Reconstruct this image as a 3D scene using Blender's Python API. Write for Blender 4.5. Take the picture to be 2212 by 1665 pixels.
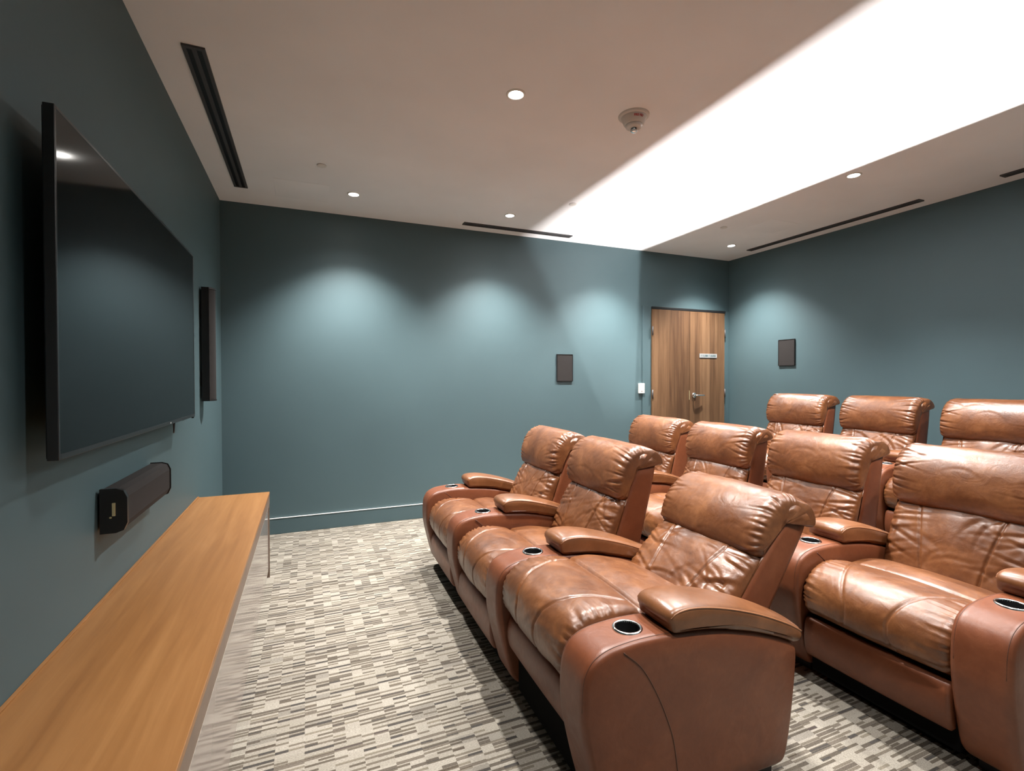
import bpy, bmesh, math, random
import numpy as np
from mathutils import Matrix, Vector

# ------------------------------------------------------------------ clear
for o in list(bpy.data.objects):
    bpy.data.objects.remove(o, do_unlink=True)
SC = bpy.context.scene
COL = SC.collection
PI = math.pi

# ------------------------------------------------------------------ camera
EYE = 1.44
YAW, PITCH, ROLL, FPX = 0.3943, -0.0123, -0.0022, 1063.94
cam = bpy.data.cameras.new('camera')
cam.sensor_fit = 'HORIZONTAL'
cam.sensor_width = 36.0
cam.lens = 36.0 * FPX / 2212.0
cam.clip_start = 0.02
cam_ob = bpy.data.objects.new('camera', cam)
COL.objects.link(cam_ob)
fw = Vector((math.sin(YAW) * math.cos(PITCH), math.cos(YAW) * math.cos(PITCH), math.sin(PITCH)))
rt = Vector((math.cos(YAW), -math.sin(YAW), 0))
up = rt.cross(fw)
r2 = rt * math.cos(ROLL) + up * math.sin(ROLL)
u2 = up * math.cos(ROLL) - rt * math.sin(ROLL)
M = Matrix(((r2.x, u2.x, -fw.x, 0), (r2.y, u2.y, -fw.y, 0), (r2.z, u2.z, -fw.z, EYE), (0, 0, 0, 1)))
cam_ob.matrix_world = M
SC.camera = cam_ob

# ------------------------------------------------------------------ world, exposure, lamp strengths
w = bpy.data.worlds.new('world')
SC.world = w
w.use_nodes = True
w.node_tree.nodes['Background'].inputs[0].default_value = (0.5, 0.55, 0.6, 1)
w.node_tree.nodes['Background'].inputs[1].default_value = 0.05
SC.view_settings.view_transform = 'Standard'
SC.view_settings.look = 'None'
SC.view_settings.gamma = 1.0
SC.view_settings.use_curve_mapping = False
SC.view_settings.exposure = 0.6
SC.cycles.max_bounces = 6
SC.cycles.caustics_reflective = False
SC.cycles.caustics_refractive = False
DOWN_W = 320.0         # each ceiling downlight, core beam
DOWN_SPILL = 22.0      # and its wide spill
DOWN_COL = (1.0, 0.965, 0.93)
STRIP_W = 165.0        # the linear uplight along the platform edge
STRIP_COL = (1.0, 0.945, 0.92)

# ------------------------------------------------------------------ room measures
XL, XR, YF, YN, H = -0.711, 5.33, 5.09, -0.42, 3.05
PLAT_X, PLAT_Z = 3.60, 0.19
RNG = random.Random(7)
NP = np.random.RandomState(11)

# ================================================================== helpers
def link(name, me, mat=None, parent=None, loc=None):
    if mat is not None:
        mats = mat if isinstance(mat, (list, tuple)) else [mat]
        for m in mats:
            me.materials.append(m)
    o = bpy.data.objects.new(name, me)
    COL.objects.link(o)
    if parent is not None:
        o.parent = parent
    if loc is not None:
        o.location = loc
    return o

def empty(name, loc=(0, 0, 0), rotz=0.0):
    o = bpy.data.objects.new(name, None)
    o.empty_display_size = 0.1
    COL.objects.link(o)
    o.location = loc
    o.rotation_euler = (0, 0, rotz)
    return o

def tag(o, label, cat, group=None):
    o['label'] = label
    o['category'] = cat
    if group:
        o['group'] = group
    return o

def structure(o, label=None):
    o['kind'] = 'structure'
    if label:
        o['label'] = label
    return o

def mesh_np(name, V, F, smooth=True):
    me = bpy.data.meshes.new(name)
    me.from_pydata([tuple(map(float, v)) for v in V], [], F)
    if smooth:
        me.polygons.foreach_set('use_smooth', [True] * len(me.polygons))
    me.update()
    return me

def box_bm(bm, x0, x1, y0, y1, z0, z1):
    vs = [bm.verts.new((x, y, z)) for x in (x0, x1) for y in (y0, y1) for z in (z0, z1)]
    for f in ((0, 1, 3, 2), (4, 6, 7, 5), (0, 4, 5, 1), (2, 3, 7, 6), (0, 2, 6, 4), (1, 5, 7, 3)):
        bm.faces.new([vs[i] for i in f])

def boxes_me(name, boxes, bevel=0.0, seg=2):
    bm = bmesh.new()
    for b in boxes:
        box_bm(bm, *b)
    bmesh.ops.recalc_face_normals(bm, faces=bm.faces)
    if bevel > 0:
        bmesh.ops.bevel(bm, geom=list(bm.edges), offset=bevel, segments=seg, affect='EDGES', profile=0.5)
    me = bpy.data.meshes.new(name)
    bm.to_mesh(me)
    bm.free()
    return me

def lathe_me(name, prof, n=40, flip=False):
    """prof: list of (r,z); revolve about z; poles closed where r == 0"""
    V, F, rings = [], [], []
    for r, z in prof:
        if r < 1e-6:
            V.append((0, 0, z)); rings.append([len(V) - 1] * n)
        else:
            b = len(V)
            for i in range(n):
                a = 2 * PI * i / n
                V.append((r * math.cos(a), r * math.sin(a), z))
            rings.append(list(range(b, b + n)))
    for A, B in zip(rings, rings[1:]):
        for i in range(n):
            j = (i + 1) % n
            q = [A[i], A[j], B[j], B[i]]
            q2 = []
            for x in q:
                if x not in q2:
                    q2.append(x)
            if len(q2) > 2:
                F.append(q2[::-1] if flip else q2)
    return mesh_np(name, V, F)

def tube_me(name, pts, r, n=8, closed=False):
    pts = [Vector(p) for p in pts]
    m = len(pts)
    V, F = [], []
    prev = None
    for i, p in enumerate(pts):
        a = pts[(i - 1) % m] if (closed or i > 0) else p
        b = pts[(i + 1) % m] if (closed or i < m - 1) else p
        t = (b - a).normalized()
        if prev is None:
            ref = Vector((0, 0, 1)) if abs(t.z) < 0.9 else Vector((1, 0, 0))
            nrm = t.cross(ref).normalized()
        else:
            nrm = (prev - t * prev.dot(t)).normalized()
        prev = nrm
        bi = t.cross(nrm)
        for k in range(n):
            a_ = 2 * PI * k / n
            V.append(p + nrm * (r * math.cos(a_)) + bi * (r * math.sin(a_)))
    for i in range(m if closed else m - 1):
        j = (i + 1) % m
        for k in range(n):
            l = (k + 1) % n
            F.append([i * n + k, i * n + l, j * n + l, j * n + k])
    if not closed:
        F.append(list(range(n))[::-1])
        F.append([(m - 1) * n + k for k in range(n)])
    return mesh_np(name, V, F)

def resample_closed(P, n):
    """closed Catmull-Rom through P, n points evenly spaced by arc length"""
    P = np.asarray(P, float)
    k = len(P)
    out = []
    for i in range(k):
        p0, p1, p2, p3 = P[(i - 1) % k], P[i], P[(i + 1) % k], P[(i + 2) % k]
        for t in np.linspace(0, 1, 24, endpoint=False):
            # centripetal-ish tension
            out.append(0.5 * ((2 * p1) + (-p0 + p2) * t + (2 * p0 - 5 * p1 + 4 * p2 - p3) * t * t + (-p0 + 3 * p1 - 3 * p2 + p3) * t ** 3))
    out = np.array(out)
    d = np.linalg.norm(np.roll(out, -1, 0) - out, axis=1)
    c = np.concatenate([[0], np.cumsum(d)])
    L = c[-1]
    q = np.linspace(0, L, n, endpoint=False)
    ext = np.vstack([out, out[:1]])
    return np.stack([np.interp(q, c, ext[:, 0]), np.interp(q, c, ext[:, 1])], 1), L

def resample_open(P, n):
    P = np.asarray(P, float)
    d = np.linalg.norm(np.diff(P, axis=0), axis=1)
    c = np.concatenate([[0], np.cumsum(d)])
    q = np.linspace(0, c[-1], n)
    return np.stack([np.interp(q, c, P[:, i]) for i in range(P.shape[1])], 1)

def smooth_open(P, n):
    """open Catmull-Rom"""
    P = [np.asarray(p, float) for p in P]
    P = [2 * P[0] - P[1]] + P + [2 * P[-1] - P[-2]]
    out = []
    for i in range(1, len(P) - 2):
        p0, p1, p2, p3 = P[i - 1:i + 3]
        for t in np.linspace(0, 1, 16, endpoint=False):
            out.append(0.5 * ((2 * p1) + (-p0 + p2) * t + (2 * p0 - 5 * p1 + 4 * p2 - p3) * t * t + (-p0 + 3 * p1 - 3 * p2 + p3) * t ** 3))
    out.append(P[-2])
    return resample_open(np.array(out), n)

def vnoise(seed, X, Y):
    """2-D value noise"""
    rs = np.random.RandomState(seed)
    T = rs.rand(64, 64)
    xi = np.floor(X).astype(int); yi = np.floor(Y).astype(int)
    fx = X - xi; fy = Y - yi
    fx = fx * fx * (3 - 2 * fx); fy = fy * fy * (3 - 2 * fy)
    g = lambda a, b: T[a % 64, b % 64]
    return (g(xi, yi) * (1 - fx) + g(xi + 1, yi) * fx) * (1 - fy) + (g(xi, yi + 1) * (1 - fx) + g(xi + 1, yi + 1) * fx) * fy - 0.5

def sweep(name, sec, hw, r=0.04, inset=0.04, ns=96, ny=90, disp=None, widen=None, capn=4, puff=0.0, bow=None, insf=None):
    """closed section sec (u,z) swept along y from -hw to hw with rounded ends.
    disp(S,Y,U,Z) -> displacement along the section normal (metres); S arc length in metres"""
    P, L = resample_closed(sec, ns)
    T = np.roll(P, -1, 0) - np.roll(P, 1, 0)
    T /= np.linalg.norm(T, axis=1)[:, None]
    area = 0.5 * np.sum(P[:, 0] * np.roll(P[:, 1], -1) - np.roll(P[:, 0], -1) * P[:, 1])
    N = np.stack([T[:, 1], -T[:, 0]], 1) * (1 if area > 0 else -1)
    t = np.linspace(-1, 1, ny)
    t = 0.62 * t + 0.38 * np.sin(t * PI / 2)
    y = hw * t
    d = np.clip((np.abs(y) - (hw - r)) / r, 0, 1)
    ins = inset * (1 - np.sqrt(np.clip(1 - d * d, 0, 1)))
    S = np.linspace(0, L, ns, endpoint=False)
    SS, YY = np.meshgrid(S, y)
    D = np.zeros_like(SS) - ins[:, None] * (1.0 if insf is None else insf(P[:, 0], P[:, 1])[None, :])
    if disp is not None:
        D = D + disp(SS, YY, P[None, :, 0] + 0 * SS, P[None, :, 1] + 0 * SS)
    U = P[None, :, 0] + N[None, :, 0] * D
    Z = P[None, :, 1] + N[None, :, 1] * D
    Y = YY.copy()
    if widen is not None:
        Y = Y * (1 + widen(SS, P[None, :, 0] + 0 * SS, P[None, :, 1] + 0 * SS) * (np.abs(YY / hw) ** 3))
    if bow is not None:
        bu, bz = bow(YY)
        U = U + bu; Z = Z + bz
    V = np.stack([U, Y, Z], 2).reshape(-1, 3)
    idx = np.arange(ny * ns).reshape(ny, ns)
    a = idx[:-1]; b = idx[1:]
    A, B = a, b
    A2 = np.roll(a, -1, 1); B2 = np.roll(b, -1, 1)
    Q = np.stack([A, A2, B2, B], 2).reshape(-1, 4)
    if area < 0:
        Q = Q[:, ::-1]
    # caps: concentric rings towards the centroid
    VV = [V]; QQ = [Q]; TT = []
    base = len(V)
    for side, row in ((-1, 0), (1, ny - 1)):
        ring = V[row * ns:(row + 1) * ns]
        cen = ring.mean(0)
        prev = idx[row]
        for k in range(1, capn):
            f = 1 - k / capn
            nr = cen + (ring - cen) * f
            nr[:, 1] = ring[:, 1] * f + cen[1] * (1 - f) + side * puff * (1 - f * f)
            cur = np.arange(base, base + ns); base += ns
            VV.append(nr)
            q = np.stack([prev, np.roll(prev, -1), np.roll(cur, -1), cur], 1)
            flip = (side > 0) ^ (area < 0)
            QQ.append(q if flip else q[:, ::-1])
            prev = cur
        c = cen.copy(); c[1] += side * puff
        VV.append(c[None]); ci = base; base += 1
        flip = (side > 0) ^ (area < 0)
        for i in range(ns):
            j = (i + 1) % ns
            tri = [int(prev[i]), int(prev[j]), ci]
            TT.append(tri if flip else tri[::-1])
    V = np.vstack(VV)
    F = [tuple(map(int, q)) for q in np.vstack(QQ)] + [tuple(tr) for tr in TT]
    return mesh_np(name, V, F)

# ================================================================== materials
def new_mat(name):
    m = bpy.data.materials.new(name)
    m.use_nodes = True
    nt = m.node_tree
    b = nt.nodes['Principled BSDF']
    return m, nt, b

def nd(nt, typ, **kw):
    n = nt.nodes.new(typ)
    for k, v in kw.items():
        setattr(n, k, v)
    return n

def setin(n, **kw):
    for k, v in kw.items():
        n.inputs[k.replace('_', ' ')].default_value = v

def mathn(nt, op, a, b=None, c=None):
    n = nd(nt, 'ShaderNodeMath', operation=op)
    for i, v in enumerate((a, b, c)):
        if v is None:
            continue
        if isinstance(v, (int, float)):
            n.inputs[i].default_value = v
        else:
            nt.links.new(v, n.inputs[i])
    return n.outputs[0]

def ramp(nt, fac, stops, interp='LINEAR'):
    r = nd(nt, 'ShaderNodeValToRGB')
    r.color_ramp.interpolation = interp
    els = r.color_ramp.elements
    while len(els) < len(stops):
        els.new(0.5)
    for e, (p, c) in zip(els, stops):
        e.position = p
        e.color = (*c, 1) if len(c) == 3 else c
    nt.links.new(fac, r.inputs[0])
    return r.outputs[0]

def plain(name, col, rough=0.5, metal=0.0, bump=0.0, bscale=60.0, var=0.0, spec=0.5):
    m, nt, b = new_mat(name)
    setin(b, Roughness=rough, Metallic=metal)
    b.inputs['Specular IOR Level'].default_value = spec
    tc = nd(nt, 'ShaderNodeTexCoord')
    no = nd(nt, 'ShaderNodeTexNoise')
    no.inputs['Scale'].default_value = bscale
    no.inputs['Detail'].default_value = 4
    nt.links.new(tc.outputs['Object'], no.inputs['Vector'])
    lo = tuple(max(0, c * (1 - var)) for c in col)
    hi = tuple(min(1, c * (1 + var)) for c in col)
    nt.links.new(ramp(nt, no.outputs['Fac'], [(0.3, lo), (0.7, hi)]), b.inputs['Base Color'])
    if bump > 0:
        bp = nd(nt, 'ShaderNodeBump')
        bp.inputs['Strength'].default_value = bump
        bp.inputs['Distance'].default_value = 0.002
        nt.links.new(no.outputs['Fac'], bp.inputs['Height'])
        nt.links.new(bp.outputs[0], b.inputs['Normal'])
    return m

def emissive(name, col, strength):
    m, nt, b = new_mat(name)
    b.inputs['Base Color'].default_value = (*col, 1)
    b.inputs['Emission Color'].default_value = (*col, 1)
    b.inputs['Emission Strength'].default_value = strength
    return m

def leather(name, dark, mid, light, rough=0.36, bumpk=1.0, mott=1.0, coat=0.15, spec=0.6):
    m, nt, b = new_mat(name)
    tc = nd(nt, 'ShaderNodeTexCoord')
    oi = nd(nt, 'ShaderNodeObjectInfo')
    add = nd(nt, 'ShaderNodeVectorMath', operation='ADD')
    sc = nd(nt, 'ShaderNodeVectorMath', operation='SCALE')
    cx = nd(nt, 'ShaderNodeCombineXYZ')
    nt.links.new(oi.outputs['Random'], cx.inputs[0]); nt.links.new(oi.outputs['Random'], cx.inputs[1])
    sc.inputs['Scale'].default_value = 37.0
    nt.links.new(cx.outputs[0], sc.inputs[0])
    nt.links.new(tc.outputs['Object'], add.inputs[0]); nt.links.new(sc.outputs[0], add.inputs[1])
    vec = add.outputs[0]
    n1 = nd(nt, 'ShaderNodeTexNoise'); setin(n1, Scale=5.0, Detail=5.0, Roughness=0.6, Distortion=0.6)
    n2 = nd(nt, 'ShaderNodeTexNoise'); setin(n2, Scale=38.0, Detail=4.0, Roughness=0.6)
    n3 = nd(nt, 'ShaderNodeTexNoise'); setin(n3, Scale=14.0, Detail=3.0, Roughness=0.5, Distortion=1.5)
    vo = nd(nt, 'ShaderNodeTexVoronoi', feature='DISTANCE_TO_EDGE'); vo.inputs['Scale'].default_value = 420.0
    for n in (n1, n2, n3, vo):
        nt.links.new(vec, n.inputs['Vector'])
    f = mathn(nt, 'ADD', mathn(nt, 'MULTIPLY', n1.outputs['Fac'], 0.72), mathn(nt, 'MULTIPLY', n2.outputs['Fac'], 0.28))
    k = 0.17 * mott
    nt.links.new(ramp(nt, f, [(0.5 - k * 1.1, dark), (0.5, mid), (0.5 + k, light)]), b.inputs['Base Color'])
    rr = mathn(nt, 'MULTIPLY_ADD', n3.outputs['Fac'], 0.22, rough - 0.11)
    nt.links.new(rr, b.inputs['Roughness'])
    b.inputs['Specular IOR Level'].default_value = spec
    b.inputs['Coat Weight'].default_value = coat
    b.inputs['Coat Roughness'].default_value = 0.25
    h = mathn(nt, 'ADD', mathn(nt, 'MULTIPLY', mathn(nt, 'MINIMUM', vo.outputs['Distance'], 0.25), 0.35), mathn(nt, 'MULTIPLY', n3.outputs['Fac'], 1.6))
    h = mathn(nt, 'ADD', h, mathn(nt, 'MULTIPLY', n2.outputs['Fac'], 0.5))
    bp = nd(nt, 'ShaderNodeBump')
    bp.inputs['Strength'].default_value = 0.21 * bumpk
    bp.inputs['Distance'].default_value = 0.006
    nt.links.new(h, bp.inputs['Height'])
    nt.links.new(bp.outputs[0], b.inputs['Normal'])
    return m

LEA = leather('leather_cushion', (0.080, 0.026, 0.0088), (0.142, 0.051, 0.0175), (0.222, 0.089, 0.033), 0.35)
LEA_ARM = leather('leather_arm', (0.118, 0.034, 0.0135), (0.152, 0.046, 0.0185), (0.194, 0.064, 0.027), 0.40, 0.55, 1.2, 0.0, 0.45)
LEA_PAD = leather('leather_pad', (0.106, 0.038, 0.0125), (0.154, 0.058, 0.020), (0.212, 0.083, 0.032), 0.35, 0.5, 1.1)
SEAM = plain('leather_seam', (0.075, 0.026, 0.012), 0.55)
WELT = plain('leather_welt', (0.25, 0.105, 0.045), 0.42)
CHROME = plain('chrome', (0.75, 0.75, 0.74), 0.16, 1.0)
BLACK = plain('black_plastic', (0.006, 0.006, 0.007), 0.45)
BLACKFAB = plain('black_fabric', (0.004, 0.004, 0.004), 0.95, spec=0.1)

def wall_paint(name, col, rough=0.55):
    m, nt, b = new_mat(name)
    tc = nd(nt, 'ShaderNodeTexCoord')
    n1 = nd(nt, 'ShaderNodeTexNoise'); setin(n1, Scale=1.3, Detail=3.0)
    n2 = nd(nt, 'ShaderNodeTexNoise'); setin(n2, Scale=220.0, Detail=3.0)
    for n in (n1, n2):
        nt.links.new(tc.outputs['Object'], n.inputs['Vector'])
    lo = tuple(c * 0.96 for c in col); hi = tuple(c * 1.04 for c in col)
    nt.links.new(ramp(nt, n1.outputs['Fac'], [(0.3, lo), (0.7, hi)]), b.inputs['Base Color'])
    b.inputs['Roughness'].default_value = rough
    bp = nd(nt, 'ShaderNodeBump')
    bp.inputs['Strength'].default_value = 0.08
    bp.inputs['Distance'].default_value = 0.001
    nt.links.new(n2.outputs['Fac'], bp.inputs['Height'])
    nt.links.new(bp.outputs[0], b.inputs['Normal'])
    return m

TEAL = wall_paint('teal_wall_paint', (0.067, 0.113, 0.126))
CEIL = wall_paint('ceiling_paint', (0.90, 0.90, 0.92), 0.7)
WHITE = plain('white_plastic', (0.78, 0.76, 0.73), 0.4)

def carpet():
    m, nt, b = new_mat('patterned_carpet')
    geo = nd(nt, 'ShaderNodeNewGeometry')
    sp = nd(nt, 'ShaderNodeSeparateXYZ')
    nt.links.new(geo.outputs['Position'], sp.inputs[0])
    X, Y = sp.outputs[0], sp.outputs[1]
    def wn(a, b_):
        c = nd(nt, 'ShaderNodeCombineXYZ')
        for i, v in enumerate((a, b_)):
            if isinstance(v, (int, float)):
                c.inputs[i].default_value = v
            else:
                nt.links.new(v, c.inputs[i])
        n = nd(nt, 'ShaderNodeTexWhiteNoise', noise_dimensions='2D')
        nt.links.new(c.outputs[0], n.inputs['Vector'])
        return n.outputs['Value']
    def frac(v):
        return mathn(nt, 'FRACT', v)
    def step(a, b_):           # a > b
        return mathn(nt, 'GREATER_THAN', a, b_)
    CW = 0.106
    def streaks(period, thick, sy, p_full, p_none):
        xs = mathn(nt, 'MULTIPLY', mathn(nt, 'ADD', X, 5.0), 1.0 / CW)
        col0 = mathn(nt, 'FLOOR', xs)
        fx = frac(xs)
        yy = mathn(nt, 'MULTIPLY', mathn(nt, 'ADD', mathn(nt, 'ADD', Y, mathn(nt, 'MULTIPLY', wn(col0, 3.3), 0.31)), sy), 1.0 / period)
        row = mathn(nt, 'FLOOR', yy)
        fy = frac(yy)
        o_ = mathn(nt, 'MULTIPLY', wn(col0, mathn(nt, 'ADD', row, 0.37)), 1.0 - thick)
        m_ = mathn(nt, 'MULTIPLY', step(fy, o_), step(mathn(nt, 'ADD', o_, thick), fy))
        h_ = wn(mathn(nt, 'ADD', col0, 0.21), row)
        half = step(fx, 0.45)
        side = step(wn(mathn(nt, 'ADD', col0, 0.63), row), 0.5)
        same = mathn(nt, 'SUBTRACT', 1.0, mathn(nt, 'ABSOLUTE', mathn(nt, 'SUBTRACT', half, side)))
        full = step(p_full, h_)
        none = step(h_, 1.0 - p_none)
        ext = mathn(nt, 'MULTIPLY', mathn(nt, 'MAXIMUM', full, same), mathn(nt, 'SUBTRACT', 1.0, none))
        return mathn(nt, 'MULTIPLY', m_, ext), wn(mathn(nt, 'ADD', col0, 0.5), row), col0, row
    m1, t1, c1, r1 = streaks(0.0265, 0.42, 9.0, 0.45, 0.03)
    m2, t2, c2, r2_ = streaks(0.043, 0.36, 9.5, 0.40, 0.28)
    base = ramp(nt, wn(mathn(nt, 'ADD', c2, 0.9), r2_), [(0.0, (0.315, 0.288, 0.240)), (0.35, (0.340, 0.311, 0.261)), (0.70, (0.365, 0.335, 0.282)), (0.93, (0.25, 0.228, 0.193))], 'CONSTANT')
    d1 = ramp(nt, t1, [(0.0, (0.36, 0.335, 0.31)), (0.45, (0.48, 0.45, 0.42)), (0.8, (0.60, 0.57, 0.53))], 'CONSTANT')
    d2 = ramp(nt, t2, [(0.0, (0.34, 0.315, 0.30)), (0.5, (0.45, 0.42, 0.40))], 'CONSTANT')
    mx = nd(nt, 'ShaderNodeMixRGB', blend_type='MULTIPLY')
    nt.links.new(m1, mx.inputs[0]); nt.links.new(base, mx.inputs[1]); nt.links.new(d1, mx.inputs[2])
    mx2 = nd(nt, 'ShaderNodeMixRGB', blend_type='MULTIPLY')
    nt.links.new(m2, mx2.inputs[0]); nt.links.new(mx.outputs[0], mx2.inputs[1]); nt.links.new(d2, mx2.inputs[2])
    fl = nd(nt, 'ShaderNodeMixRGB', blend_type='LIGHTEN'); fl.inputs[0].default_value = 1
    nt.links.new(mx2.outputs[0], fl.inputs[1]); fl.inputs[2].default_value = (0.070, 0.064, 0.058, 1)
    # pile noise, stretched along x
    tc = nd(nt, 'ShaderNodeMapping'); tc.inputs['Scale'].default_value = (130, 420, 1)
    nt.links.new(geo.outputs['Position'], tc.inputs['Vector'])
    no = nd(nt, 'ShaderNodeTexNoise'); setin(no, Scale=1.0, Detail=2.0)
    nt.links.new(tc.outputs[0], no.inputs['Vector'])
    pm = nd(nt, 'ShaderNodeMixRGB', blend_type='MULTIPLY'); pm.inputs[0].default_value = 1
    nt.links.new(fl.outputs[0], pm.inputs[1])
    nt.links.new(ramp(nt, no.outputs['Fac'], [(0.3, (0.66, 0.66, 0.66)), (0.68, (1.1, 1.1, 1.1))]), pm.inputs[2])
    nt.links.new(pm.outputs[0], b.inputs['Base Color'])
    b.inputs['Roughness'].default_value = 0.95
    b.inputs['Specular IOR Level'].default_value = 0.1
    bp = nd(nt, 'ShaderNodeBump'); bp.inputs['Strength'].default_value = 0.5; bp.inputs['Distance'].default_value = 0.004
    nt.links.new(no.outputs['Fac'], bp.inputs['Height'])
    nt.links.new(bp.outputs[0], b.inputs['Normal'])
    return m
CARPET = carpet()

def wood(name, c1, c2, c3, axis, rough, scale=1.0, bands=0.0):
    """axis: 0,1,2 grain direction"""
    m, nt, b = new_mat(name)
    tc = nd(nt, 'ShaderNodeTexCoord')
    mp = nd(nt, 'ShaderNodeMapping')
    s = [26.0 * scale] * 3
    s[axis] = 1.4 * scale
    mp.inputs['Scale'].default_value = s
    nt.links.new(tc.outputs['Object'], mp.inputs['Vector'])
    n1 = nd(nt, 'ShaderNodeTexNoise'); setin(n1, Scale=1.0, Detail=6.0, Roughness=0.62, Distortion=0.5)
    nt.links.new(mp.outputs[0], n1.inputs['Vector'])
    mp2 = nd(nt, 'ShaderNodeMapping')
    s = [5.0 * scale] * 3
    s[axis] = 0.35 * scale
    mp2.inputs['Scale'].default_value = s
    nt.links.new(tc.outputs['Object'], mp2.inputs['Vector'])
    n2 = nd(nt, 'ShaderNodeTexNoise'); setin(n2, Scale=1.0, Detail=3.0, Distortion=0.4)
    nt.links.new(mp2.outputs[0], n2.inputs['Vector'])
    f = mathn(nt, 'ADD', mathn(nt, 'MULTIPLY', n1.outputs['Fac'], 0.55), mathn(nt, 'MULTIPLY', n2.outputs['Fac'], 0.45))
    if bands > 0:
        sp = nd(nt, 'ShaderNodeSeparateXYZ')
        nt.links.new(tc.outputs['Object'], sp.inputs[0])
        cb = nd(nt, 'ShaderNodeTexWhiteNoise', noise_dimensions='1D')
        nt.links.new(mathn(nt, 'FLOOR', mathn(nt, 'MULTIPLY', sp.outputs[0], 1.0 / bands)), cb.inputs['W'])
        f = mathn(nt, 'ADD', f, mathn(nt, 'MULTIPLY_ADD', cb.outputs['Value'], 0.16, -0.08))
    nt.links.new(ramp(nt, f, [(0.34, c1), (0.5, c2), (0.66, c3)]), b.inputs['Base Color'])
    b.inputs['Roughness'].default_value = rough
    bp = nd(nt, 'ShaderNodeBump'); bp.inputs['Strength'].default_value = 0.12; bp.inputs['Distance'].default_value = 0.001
    nt.links.new(n1.outputs['Fac'], bp.inputs['Height'])
    nt.links.new(bp.outputs[0], b.inputs['Normal'])
    return m
WOODTOP = wood('console_wood', (0.23, 0.098, 0.029), (0.295, 0.134, 0.042), (0.36, 0.174, 0.060), 1, 0.42)
WOODEDGE = plain('console_edge_laminate', (0.17, 0.115, 0.082), 0.45, var=0.1, bscale=12)
DOORWOOD = wood('door_wood', (0.074, 0.036, 0.017), (0.128, 0.067, 0.032), (0.186, 0.104, 0.053), 2, 0.45, 1.0, 0.085)
FRONTGLOSS = plain('glossy_taupe_panel', (0.30, 0.252, 0.222), 0.11, spec=0.28)
TRIMSHEEN = plain('trim_painted_sheen', (0.78, 0.70, 0.60), 0.25, 0.0)  # pale base colour stands in for the strip's bright reflection
GRILLE = plain('speaker_grille', (0.013, 0.010, 0.009), 0.85, bump=0.6, bscale=700)
SPKBLACK = plain('speaker_cabinet', (0.012, 0.011, 0.011), 0.35)
SCREEN = plain('tv_glass', (0.006, 0.007, 0.0075), 0.085, spec=0.16)
BEZEL = plain('tv_bezel', (0.02, 0.019, 0.019), 0.3)
DIFF = plain('diffuser_metal', (0.075, 0.075, 0.078), 0.5, 0.2)
ALU = plain('aluminium', (0.6, 0.6, 0.6), 0.35, 1.0)
LENS = emissive('downlight_lens', (1.0, 0.96, 0.9), 40.0)
RED = plain('red_print', (0.45, 0.03, 0.03), 0.5)
GREYPL = plain('detector_plastic', (0.66, 0.62, 0.58), 0.4)
DARKINK = plain('sign_print', (0.04, 0.10, 0.11), 0.5)
SIGNPL = plain('sign_plate', (0.36, 0.37, 0.37), 0.4, 0.2)
BRASSY = plain('terminal_metal', (0.75, 0.66, 0.38), 0.35, 0.6)

# ================================================================== room shell
o = structure(link('floor', boxes_me('floor', [(XL - 0.1, XR + 0.1, YN - 0.1, YF + 0.1, -0.12, 0.0)]), CARPET), 'patterned cream and taupe carpet floor')
o = structure(link('floor_platform', boxes_me('floor_platform', [(PLAT_X, XR, YN, YF, 0.0, PLAT_Z)], 0.006), CARPET), 'carpeted platform step carrying the back row')
structure(link('ceiling', boxes_me('ceiling', [(XL - 0.1, XR + 0.1, YN - 0.1, YF + 0.1, H, H + 0.1)]), CEIL), 'flat off-white ceiling')
structure(link('wall_left', boxes_me('wall_left', [(XL - 0.1, XL, YN - 0.1, YF + 0.1, 0, H)]), TEAL), 'teal wall behind the television')
structure(link('wall_far', boxes_me('wall_far', [(XL, XR, YF, YF + 0.1, 0, H)]), TEAL), 'teal wall with the double door')
structure(link('wall_right', boxes_me('wall_right', [(XR, XR + 0.1, YN - 0.1, YF + 0.1, 0, H)]), TEAL), 'teal wall behind the back row')
structure(link('wall_near', boxes_me('wall_near', [(XL, XR, YN - 0.1, YN, 0, H)]), TEAL), 'teal wall beside the camera')
# baseboards
structure(link('baseboard_far', boxes_me('baseboard_far', [(XL, PLAT_X, YF - 0.016, YF, 0, 0.146)], 0.003), TEAL))
structure(link('baseboard_far_platform', boxes_me('baseboard_far_platform', [(PLAT_X, 3.885, YF - 0.016, YF, PLAT_Z, PLAT_Z + 0.146)], 0.003), TEAL))
structure(link('baseboard_right', boxes_me('baseboard_right', [(XR - 0.016, XR, YN, YF - 0.03, PLAT_Z, PLAT_Z + 0.146)], 0.003), TEAL))
structure(link('baseboard_left', boxes_me('baseboard_left', [(XL, XL + 0.016, YN, YF - 0.016, 0, 0.146)], 0.003), TEAL))

link('baseboard_top_strip', boxes_me('baseboard_top_strip', [(XL + 0.02, PLAT_X, YF - 0.019, YF, 0.146, 0.1495)], 0.0008, 1), WHITE, bpy.data.objects['baseboard_far'])  # thin white strip along the baseboard's top edge
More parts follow.
